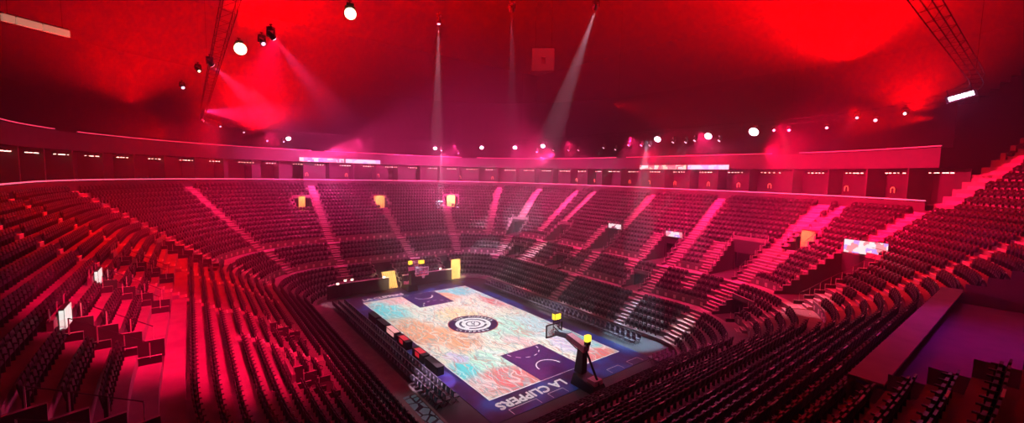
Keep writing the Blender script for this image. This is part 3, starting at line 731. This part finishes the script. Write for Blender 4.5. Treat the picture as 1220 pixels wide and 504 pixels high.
# ---------------------------------------------------------------- seats
def seat_parts():
    """one folded-up stadium seat facing -y; returns lists for backrest, seat, stand"""
    b = MB(); w2 = .235
    out = [(-w2, .36), (w2, .36), (w2, .74), (.17, .84), (-.17, .84), (-w2, .74)]
    b.hexa([(x, .52+(z-.36)*.18, z) for x, z in out], [(x, .57+(z-.36)*.18, z) for x, z in out], 'seat')
    s_ = MB(); out = [(-.21, .34), (.21, .34), (.21, .66), (.14, .74), (-.14, .74), (-.21, .66)]
    s_.hexa([(x, .40+(z-.34)*.14, z) for x, z in out], [(x, .47+(z-.34)*.14, z) for x, z in out], 'seat')
    t = MB(); t.box((-.255, .47, .3), (.04, .16, .6), 'seat_metal'); t.box((-.255, .43, .6), (.05, .24, .04), 'seat_metal')
    return b, s_, t
sb_, ss_, st_ = seat_parts()
spots = []
for i in range(NR):
    d = D[i]; s = 0.
    while s < SMAX:
        ml = mlen(s, d+.3); ds = .54/ml
        sc_ = s+ds/2
        lft = E3+14 < sc_ < E5+6
        nend = E2-4 < sc_ < E3+14
        if (i in (5, 6) and not lft and not nend) or (i in (11, 12) and not lft and not nend) or (i in (15, 16) and lft and sc_ > E4-12) or (i == 0 and lft): s += ds; continue
        if not in_vom(sc_, i, .35) and not in_aisle(sc_, i, d, .3) and not (E3+4 < sc_ < E3+18 and i > 20):
            p = pt(sc_, d, rz[i])
            v = p-CAM; z_ = v.dot(fw)
            X = 610+FPX*v.dot(r2)/max(z_, .1); Y = 252-FPX*v.dot(u2)/max(z_, .1)
            vis = z_ > .5 and -25 < X < 1245 and -20 < Y < 530
            near = z_ > -6 and v.length < 130
            if vis or (near and abs(X-610) < 1100 and z_ > 0): spots.append((z_, vis, sc_, d, rz[i]))
        s += ds
for i in range(NRU):
    if i % 1: continue
    d = 22.96+i*.82; s = SC+.3
    while s < SC2-.5:
        ml = mlen(s, d); s += .54/ml
        if abs((s-SC-.9-.05*i))*ml > 1.0: spots.append((pt(s, d).x*0+60, True, s, d, UP0+.45+i*.70))
vis = sorted([q for q in spots if q[1]], key=lambda q: q[0])
near_set = vis[:300]; ns_ids = set(id(q) for q in near_set)
SEATREC = []
proto = empty('stadium_seat')
tag(proto, 'dark folded stadium seat in the nearest rows of the bowl, at the bottom edge', 'seat', 'stadium seats in the nearest rows')
sb_.build('backrest', proto); ss_.build('seat', proto); st_.build('armrest', proto)
for k, (z_, v_, s, d, z) in enumerate(near_set):
    o = proto if k == 0 else copy_tree(proto)
    n_ = nrm(s); o.location = pt(s, d, z); o.rotation_euler = (0, 0, math.atan2(n_.y, n_.x)-PI/2)
    SEATREC.append((round(d, 2), -s, o))
rows_ = sorted(set(r[0] for r in SEATREC)); SEATREC.sort(key=lambda r: (r[0], r[1])); cnt_ = {}
for d, ms, o in SEATREC:
    cnt_[d] = cnt_.get(d, 0)+1
    o['label'] = 'dark folded seat in the foreground bowl, %s row up, %s from its left end' % (nth(rows_.index(d)+1), nth(cnt_[d]))
rest = [q for q in spots if id(q) not in ns_ids]
V = np.array(sb_.v+ss_.v+st_.v); F = []; FM = []; off = 0
for q, mi in ((sb_, 0), (ss_, 0), (st_, 1)):
    for f in q.f: F.append([x+off for x in f]); FM.append(mi)
    off += len(q.v)
nv = len(V); npn = len(rest)
pos = np.zeros((npn, nv, 3)); 
for k, (z_, v_, s, d, z) in enumerate(rest):
    n_ = nrm(s); p = pt(s, d, z)
    # local y -> n, local x -> (n.y,-n.x)
    pos[k, :, 0] = p.x+V[:, 0]*n_.y+V[:, 1]*n_.x
    pos[k, :, 1] = p.y-V[:, 0]*n_.x+V[:, 1]*n_.y
    pos[k, :, 2] = z+V[:, 2]
me = bpy.data.meshes.new('stadium_seats')
lt = np.array([len(f) for f in F]); li = np.concatenate([np.array(f) for f in F])
me.vertices.add(npn*nv); me.vertices.foreach_set('co', pos.ravel())
tl = len(li)
me.loops.add(npn*tl); me.loops.foreach_set('vertex_index', (li[None, :]+(np.arange(npn)*nv)[:, None]).ravel())
me.polygons.add(npn*len(F)); ls = np.concatenate([[0], np.cumsum(lt)[:-1]])
me.polygons.foreach_set('loop_start', (ls[None, :]+(np.arange(npn)*tl)[:, None]).ravel())
me.polygons.foreach_set('material_index', np.tile(np.array(FM), npn))
me.materials.append(MT['seat']); me.materials.append(MT['seat_metal'])
me.update(calc_edges=True); me.validate()
so = bpy.data.objects.new('stadium_seats', me); COL.objects.link(so)
tag(so, 'rows of dark folded stadium seats filling the rest of the bowl', 'seats', kind='stuff')
print('SEATS', len(spots), len(vis), npn)

# ---------------------------------------------------------------- suite lights
dl = MB(); n = 8
dl.tube((0, 0, 0), (0, 0, .07), .12, 'black', n); dl.tube((0, 0, -.06), (0, 0, 0), .10, 'warm', n)
d0_ = dl.build('downlight'); first = True
s = SA+1.; cnt = 0; cl = 0
while s < SB-1:
    ml = mlen(s, 24.4); L0 = 4.4/mlen(s, 26)
    nk = random.choice((4, 5, 5, 6))
    for k in range(nk):
        if cnt >= 290: break
        sp_ = s+L0*(.22+.6*k/6)
        o = d0_ if first else d0_.copy()
        if not first: COL.objects.link(o)
        first = False; cnt += 1
        o.location = pt(sp_, 24.6+random.uniform(-.1, .1), 18.05); o.scale = (random.uniform(.7, 1.25),)*3
        tag(o, 'tiny warm ceiling downlight, %s in the %s suite cluster counted from the left' % (nth(k+1), nth(cl+1)), 'light', 'suite downlights')
    s += L0; cl += 1
print('DOWNLIGHTS', cnt)
# glowing amber arches added for the warm glow in the suites
am = MB(); out = [(-.45, 0), (-.3, 0), (-.3, .8), (-.12, 1.1), (.12, 1.1), (.3, .8), (.3, 0), (.45, 0), (.45, .9), (.2, 1.3), (-.2, 1.3), (-.45, .9)]
def arch(m):
    seg = [((-.45, 0), (-.45, .9), (-.3, .8), (-.3, 0)), ((-.45, .9), (-.2, 1.3), (-.12, 1.1), (-.3, .8)), ((-.2, 1.3), (.2, 1.3), (.12, 1.1), (-.12, 1.1)), ((.2, 1.3), (.45, .9), (.3, .8), (.12, 1.1)), ((.45, .9), (.45, 0), (.3, 0), (.3, .8))]
    for q in seg: m.hexa([(x, 0, z) for x, z in q], [(x, .12, z) for x, z in q], 'amber')
arch(am); a0o = am.build('arch_lamp'); first = True
def s_px(px, d):
    dv = fw+r2*((px-610)/FPX)-u2*((205-252)/FPX); dv = Vector((dv.x, dv.y, 0)).normalized(); t = 10.
    while dist(CAM.x+dv.x*t, CAM.y+dv.y*t) < d: t += .05
    q = s_of(CAM.x+dv.x*t, CAM.y+dv.y*t)
    return q+SMAX if q < SC+1 else q
for sx in [s_px(px, 26.6) for px in (365, 412, 450, 548, 587, 640, 688, 709, 752, 775, 806, 846, 882, 919, 1012, 1068)]:
    o = a0o if first else a0o.copy()
    if not first: COL.objects.link(o)
    first = False; n_ = nrm(sx); o.scale = (.5,)*3; o.location = pt(sx, 26.3, 15.9); o.rotation_euler = (0, 0, math.atan2(n_.y, n_.x)-PI/2)
    arn = globals().get('arn', 0)+1
    tag(o, '%s small amber arch glow added in a suite, counted from the far left' % nth(arn), 'lamp', 'glowing amber arches added in the suites')
# LED boards on the suite fascia
def board(sa, sb, z0, z1, mt, name, label):
    m = MB(); n = 10; bk = MB()
    for j in range(n):
        p, q = sa+(sb-sa)*j/n, sa+(sb-sa)*(j+1)/n
        m.hexa([pt(p, 23.68, z0), pt(q, 23.68, z0), pt(q, 23.74, z0), pt(p, 23.74, z0)], [pt(p, 23.68, z1), pt(q, 23.68, z1), pt(q, 23.74, z1), pt(p, 23.74, z1)], mt)
        bk.hexa([pt(p, 23.74, z0-.06), pt(q, 23.74, z0-.06), pt(q, 23.88, z0-.06), pt(p, 23.88, z0-.06)], [pt(p, 23.74, z1+.06), pt(q, 23.74, z1+.06), pt(q, 23.88, z1+.06), pt(p, 23.88, z1+.06)], 'black')
    o = empty('led_board', pt((sa+sb)/2, 23.8, z0)); tag(o, label, 'led board', 'fascia boards')
    for mm, nn in ((m, 'screen'), (bk, 'housing')):
        c = mm.build(nn, o); c.matrix_parent_inverse = Matrix.Translation(-o.location)
board(s_px(357, 23.7), s_px(410, 23.7), 18.55, 19.25, 'scr_warm', 'led_board', 'warm text strip board on the far suite fascia')
board(s_px(412, 23.7), s_px(453, 23.7), 18.55, 19.25, 'scr_cool', 'led_board', 'bluish white strip board on the far suite fascia')
board(s_px(762, 23.7), s_px(817, 23.7), 18.45, 19.1, 'scr_warm', 'led_board', 'red and cream strip board on the right suite fascia')
board(s_px(819, 23.7), s_px(868, 23.7), 18.45, 19.1, 'scr_cool', 'led_board', 'blue and white strip board on the right suite fascia')

# ---------------------------------------------------------------- lighting truss and lamps
tr = MB()
def ring(u, inset=0.):
    # rounded rectangle 75 x 48 centred at (2.5,-1)
    a, b, r = 37.8-inset, 24.2-inset, 14.
    segs = [(a-r, b, -(a-r), b), ]
    per = [2*(a-r), PI*r/2, 2*(b-r), PI*r/2]*2; tot = sum(per); t = (u % 1)*tot
    cx, cy = a-r, b-r
    for k, ln in enumerate(per):
        if t < ln: break
        t -= ln
    if k == 0: x, y = cx-t, b
    elif k == 1: g = PI/2+t/r; x, y = -cx+r*math.cos(g), cy+r*math.sin(g)
    elif k == 2: x, y = -a, cy-t
    elif k == 3: g = PI+t/r; x, y = -cx+r*math.cos(g), -cy+r*math.sin(g)
    elif k == 4: x, y = -cx+t, -b
    elif k == 5: g = 1.5*PI+t/r; x, y = cx+r*math.cos(g), -cy+r*math.sin(g)
    elif k == 6: x, y = a, -cy+t
    else: g = t/r; x, y = cx+r*math.cos(g), cy+r*math.sin(g)
    return Vector((x+2.2, y-.8, 0))
NT = 150
ch = MB(); lc = MB()
for j in range(NT):
    u0, u1 = j/NT, (j+1)/NT
    A = [ring(u0, i_)+Vector((0, 0, z)) for i_, z in ((-.25, 22.9), (.25, 22.9), (-.25, 23.4), (.25, 23.4))]
    B = [ring(u1, i_)+Vector((0, 0, z)) for i_, z in ((-.25, 22.9), (.25, 22.9), (-.25, 23.4), (.25, 23.4))]
    for a, b in zip(A, B): ch.tube(a, b, .018, 'truss', 4)
    lc.tube(A[0], B[2], .009, 'truss', 3); lc.tube(A[1], B[3], .009, 'truss', 3); lc.tube(A[0], A[1], .009, 'truss', 3); lc.tube(A[2], A[3], .009, 'truss', 3); lc.tube(A[2], B[3], .009, 'truss', 3)
truss = empty('lighting_truss', (0, 0, 22.9)); tag(truss, 'long oval lattice truss hung around the hall carrying the lamps', 'truss')
for mm, nn in ((ch, 'chord'), (lc, 'lacing')):
    c = mm.build(nn, truss); c.matrix_parent_inverse = Matrix.Translation((0, 0, -22.9))
for j in range(0, NT, 15):
    hg = MB(); hg.tube(ring(j/NT)+Vector((0, 0, 23.4)), ring(j/NT)+Vector((0, 0, 47.7)), .015, 'truss', 4)
    c = hg.build('hanger_cable', truss); c.matrix_parent_inverse = Matrix.Translation((0, 0, -22.9))

def fixture_proto():
    root = empty('moving_head_light')
    m = MB(); m.box((0, 0, .38), (.34, .3, .14), 'black'); m.tube((0, 0, .45), (0, 0, .62), .03, 'truss'); m.box((0, 0, .60), (.18, .06, .05), 'truss'); m.build('base', root)
    y = MB(); y.box((0, 0, .30), (.46, .12, .05), 'black')
    for e in (-1, 1): y.box((e*.22, 0, .12), (.05, .12, .36), 'black')
    y.build('yoke', root)
    h = MB(); h.tube((0, 0, .22), (0, 0, -.1), .12, 'black', 12, .17); h.tube((0, 0, -.1), (0, 0, -.2), .17, 'black', 12, .19); hd = h.build('head', root)
    return root
fp = fixture_proto(); fused = [False]
LENS = {}
def lens_mesh(key, r):
    k = (key, r)
    if k not in LENS:
        m = MB(); m.tube((0, 0, -.2), (0, 0, -.24), r, key, 14); LENS[k] = m
    return LENS[k]
def fixture(loc, target, lens, r, label, beam=None, scale=1.):
    loc = Vector(loc)
    o = copy_tree(fp)
    o.location = loc; o.scale = (scale,)*3
    d = (Vector(target)-loc).normalized(); o.rotation_euler = (0, 0, math.atan2(d.y, d.x)+PI/2)
    tilt = math.acos(max(-1, min(1, -d.z)))
    hd = [c for c in o.children if c.name.startswith('head')][0]; hd.rotation_euler = (-tilt, 0, 0)
    ln = lens_mesh(lens, r).build('lens', hd)
    tag(o, label, 'stage light', 'stage lights on the truss')
    if beam:
        col, pw, ang = beam
        light('beam_lamp', 'SPOT', loc+d*.32*scale, col, pw*(3 if ang < 25 else 1), target, ang, .25, .06)
WB = (1, .75, .92); WY = (1, .8, .7); WL = (.85, .8, 1)
def near_cam(loc): return CAM
# glaring lamps (their lenses face the camera's side of the hall)
glare = [((29.8, -20.5, 22.3), 'on the far right truss, farthest of the glaring ones'), ((24, -24.2, 22.3), 'on the far right truss, second of the glaring ones'), ((16.5, -24.6, 22.3), 'on the right truss above the far signs, third glaring one'),
         ((-5.9, -25.2, 22.3), 'on the right truss above the red cream board'), ((-12.8, -25.3, 22.3), 'on the right truss above the bluish board end'), ((-18.6, -23.8, 22.3), 'on the right truss, largest glare right of the boards'),
         ((39.6, 11.6, 22.3), 'on the far truss left of the warm strip board'), ((40.2, -15.8, 22.3), 'on the far truss beside the slim white beam')]
for k, (p, t) in enumerate(glare):
    dirn = (CAM-Vector(p)).normalized(); tg = Vector(p)+dirn*20+Vector((8, -4, -9))
    fixture(p, tg, 'lens_w', .42 if k == 5 else .36 if k in (3, 4) else .32, 'glaring white lamp '+t, ((1, .08, .35), 1600, 60), 1.15)
    light('halo_lamp', 'POINT', Vector(p)+dirn*.9+Vector((0, 0, -.5)), (1, .3, .6), 160, radius=.15)
# small beams raking down towards the court from the right truss
beams = [(678, 178, WL), (660, 178, WL), (690, 178, WB), (720, 175, WY), (734, 177, WB), (750, 172, WY), (803, 168, WY), (818, 168, WB), (829, 166, WB), (858, 166, WB), (640, 180, WL), (775, 172, PINK), (765, 172, PINK)]
def unproj(px, py, z):
    dv = fw+r2*((px-610)/FPX)-u2*((py-252)/FPX); t = (z-CAM.z)/dv.z; return CAM+dv*t
side = ['farthest', 'second farthest'] + [ORD[i]+' from the far corner' for i in range(2, 20)]
for k, (px, py, c) in enumerate(sorted(beams)):
    p = unproj(px, py, 21.5)
    fixture(p, (p.x+9, p.y+9, 4), 'lens_p', .16, 'small beam lamp on the right truss, '+side[k], (c, 22000, 7), 1.)
# two slim white beams straight down at the far corner
fixture((35.7, -14.8, 21.7), (35.2, -14.4, 0), 'lens_w', .12, 'lamp throwing a slim white beam straight down, far corner', ((.8, .75, 1), 50000, 10), 1.)
fixture((33.8, -17.6, 21.2), (33.4, -17.4, 0), 'lens_p', .1, 'lamp with a faint thin beam straight down, right of the white beam', ((1, .7, 1), 16000, 5), 1.)
# far left lamps raking down
for k, (px, py, tx, ty, pw, an, ln) in enumerate(((318, 167, 346, 250, 9000, 5, 'pinkish lamp on the far left truss, farthest left of three beams'), (328, 168, 380, 300, 9000, 5, 'pinkish lamp on the far left truss, middle of three beams'), (337, 168, 470, 290, 26000, 9, 'pinkish lamp on the far left truss, widest of three beams'))):
    p = unproj(px, py, 21.9); q = unproj(tx, ty, 9.)
    fixture(p, (p.x-24+k*2, p.y-3-7*k, 2), 'lens_p', .14, ln, ((1, .55, .75), pw, an), 1.)
# lamps along the left truss
left = [(241, 143, 'lens_w', .11, 'white lamp on the left truss, low beside the pink haze', 7000, 22), (262, 150, 'lens_p', .11, 'pink lamp on the left truss, second along', 0, 0), (290, 157, 'lens_p', .12, 'pink lamp on the left truss, third along towards far end', 0, 0),
        (217, 103, 'lens_p', .10, 'lilac lamp on the left truss, lone one at far left', 0, 0), (236, 83, 'lens_r', .06, 'small cream lamp on the left truss', 0, 0), (250, 75, 'lens_p', .12, 'lilac lamp cluster on the left truss below the amber lamp', 16000, 22),
        (312, 50, 'lens_p', .08, 'lilac lamp just below the oblong white one', 0, 0), (323, 42, 'lens_w', .11, 'oblong white lamp between the two round amber lamps', 12000, 20)]
for px, py, ls_, r, lb, pw, an in left:
    p = unproj(px, py, 22.3)
    if pw: fixture(p, (p.x+26, p.y-26, 4), ls_, r*1.4, lb, ((1, .08, .4), pw, an), .7)
    else: fixture(p, (p.x-8, p.y-4, 14), ls_, r*1.5, lb, None, .65)
fixture(unproj(285, 58, 22.3), (-30, 20, 19), 'lens_r', .34, 'round amber lamp in a red glow, lower of two', None, .75)
fixture(unproj(417, 16, 22.3), (-32, 22, 19), 'lens_r', .27, 'round amber lamp in a red glow, top centre left', None, .7)
# right end lamps
for px, py, ls_, r, lb in ((922, 155, 'lens_p', .12, 'small lamp right of the largest glare, first'), (940, 155, 'lens_p', .12, 'small lamp right of the largest glare, second'), (985, 152, 'lens_p', .12, 'tiny lamp on the right truss under the red cloud'),
                           (1021, 140, 'lens_p', .10, 'tiny amber lamp of the right corner trio, leftmost'), (1043, 143, 'lens_p', .13, 'tiny amber lamp of the right corner trio, middle'), (1078, 135, 'lens_w', .09, 'tiny amber lamp of the right corner trio, rightmost')):
    p = unproj(px, py, 22.3); fixture(p, p+(CAM-p)*.5+Vector((0, 0, -3)), ls_, r, lb)
# oblong flood at the right
p = unproj(1145, 115, 22.3); dirn = (CAM-p).normalized()
o = empty('flood_light', p, math.atan2(dirn.y, dirn.x)+PI/2); tag(o, 'oblong white floodlight bar glaring at the upper right', 'floodlight')
m = MB(); m.box((0, 0, 0), (1.35, .25, .42), 'black'); m.tube((-.5, 0, .2), (-.5, 0, .6), .03, 'truss'); m.tube((.5, 0, .2), (.5, 0, .6), .03, 'truss'); m.build('housing', o)
m = MB()
for k in range(4): m.box((-.42+.28*k, -.14, 0), (.24, .03, .26), 'lens_w')
m.build('lens', o); o.rotation_euler = (0, -.28, math.atan2(dirn.y, dirn.x)+PI/2)
light('halo_lamp', 'POINT', p+dirn*.8+Vector((0, 0, -.6)), (1, .12, .5), 200, radius=.2)
# cream LED board, upper left
o = empty('hanging_board', unproj(45, 30, 26.)); tag(o, 'cream lit board hanging high at the upper left', 'led board')
A, B = unproj(3, 20, 26.), unproj(85, 41, 26.)
MT['cream'] = screen_mat('cream_screen', [(1, .78, .55), (.95, .7, .5), (1, .85, .6), (.6, .3, .2)], .6, .5)
t_ = (B-A); wdir = t_.normalized(); nn_ = Vector((-wdir.y, wdir.x, 0))
if nn_.dot(CAM-A) < 0: nn_ = -nn_
for j, (u0, u1) in enumerate(((0, .17), (.2, .55), (.58, .98))):
    m = MB(); a, b = A+t_*u0, A+t_*u1; z0, z1 = -.22, .22
    m.hexa([a+Vector((0, 0, z0)), b+Vector((0, 0, z0)), b-nn_*.2+Vector((0, 0, z0)), a-nn_*.2+Vector((0, 0, z0))], [a+Vector((0, 0, z1)), b+Vector((0, 0, z1)), b-nn_*.2+Vector((0, 0, z1)), a-nn_*.2+Vector((0, 0, z1))], 'cream')
    c = m.build('screen', o); c.matrix_parent_inverse = Matrix.Translation(-o.location)
m = MB(); m.tube(A-nn_*.25+Vector((0, 0, .3)), B-nn_*.25+Vector((0, 0, .3)), .06, 'truss')
for u in (.1, .9): m.tube(A+t_*u-nn_*.25+Vector((0, 0, .3)), A+t_*u-nn_*.25+Vector((0, 0, 21.7)), .02, 'truss', 4)
c = m.build('hanger', o); c.matrix_parent_inverse = Matrix.Translation(-o.location)
# dim panel hung over the court
p = unproj(647, 71, 30.); dirn = (CAM-p).normalized(); o = empty('hanging_screen', p, math.atan2(dirn.y, dirn.x)+PI/2); tag(o, 'dim pinkish square screen hanging high above the court', 'screen')
MT['dimpink'] = new_mat('panel_face', (.04, .02, .025), .6, emit=(1, .12, .25), es=.04, noise=.02)
m = MB()
for (x0, x1, z0, z1) in ((-1.2, -.2, -1.2, 1.2), (-.2, 1.2, -1.2, -.5), (.3, 1.2, -.5, 1.2), (-.2, .3, .3, 1.2)): m.box(((x0+x1)/2, 0, (z0+z1)/2), (x1-x0, .15, z1-z0), 'dimpink')
m.build('screen_face', o); m = MB(); m.box((0, .15, 0), (2.6, .12, 2.6), 'dark'); m.build('backing', o)
m = MB(); m.tube((-.9, .15, 1.3), (-.9, .15, 17.8), .02, 'truss', 4); m.tube((.9, .15, 1.3), (.9, .15, 17.8), .02, 'truss', 4); m.build('hanger', o)
# roof housings of the court lamps
for k, (p, t, lb) in enumerate((((-9.6, 9.6, 28.3), (-9.4, 9.8, 0), 'roof lamp above the court, makes the tall slim beam'), ((-19.1, 2.9, 28.3), (25, -27, 8), 'roof lamp near the hall centre, makes the wide slanting beam'), ((-15.1, 6.9, 28.3), (24, -24, 8), 'roof lamp between the other two beams'))):
    fixture(p, t, 'lens_p', .12, lb)
for o in list(fp.children): bpy.data.objects.remove(o)
bpy.data.objects.remove(fp)
# small work lamps along the far wall
for k, (px, py, lb) in enumerate(((402, 338, 'left end'), (411, 334, 'second from left'), (419, 333, 'third from left'), (457, 330, 'beside the leaning curtain'), (524, 320, 'between goal and tall curtain'))):
    v = fw+r2*((px-610)/FPX)-u2*((py-252)/FPX); t = (18.3-CAM.x)/v.x; q = CAM+v*t
    o = empty('work_lamp', (q.x, q.y, 0)); tag(o, 'small cream work lamp on the far floor, '+lb, 'lamp', 'far floor work lamps')
    m = MB(); m.tube((0, 0, 0), (0, 0, max(.3, q.z-.1)), .03, 'black', 6)
    for a in range(3): m.tube((0, 0, .3), (.35*math.cos(a*2.1), .35*math.sin(a*2.1), 0), .02, 'black', 4)
    m.build('stand', o); m = MB(); m.box((0, 0, max(.4, q.z)), (.25, .4, .3), 'black'); hh = m.build('lamp_head', o)
    m = MB(); m.box((-.14, 0, max(.4, q.z)), (.02, .34, .24), 'warm'); m.build('lens', hh)

# ---------------------------------------------------------------- haze
m = MB(); m.box((0, 0, 23.8), (122, 122, 47.8), 'dark'); hz = m.build('haze')
hm = bpy.data.materials.new('haze'); hm.use_nodes = True; nt = hm.node_tree; nt.nodes.clear()
out = nt.nodes.new('ShaderNodeOutputMaterial'); vsn = nt.nodes.new('ShaderNodeVolumeScatter'); vsn.inputs['Density'].default_value = .0032; vsn.inputs['Anisotropy'].default_value = .25
vsn.inputs['Color'].default_value = (1, 1, 1, 1); nt.links.new(vsn.outputs[0], out.inputs['Volume'])
hz.data.materials.clear(); hz.data.materials.append(hm)
tag(hz, 'thin red lit haze filling the hall', 'haze', kind='stuff')
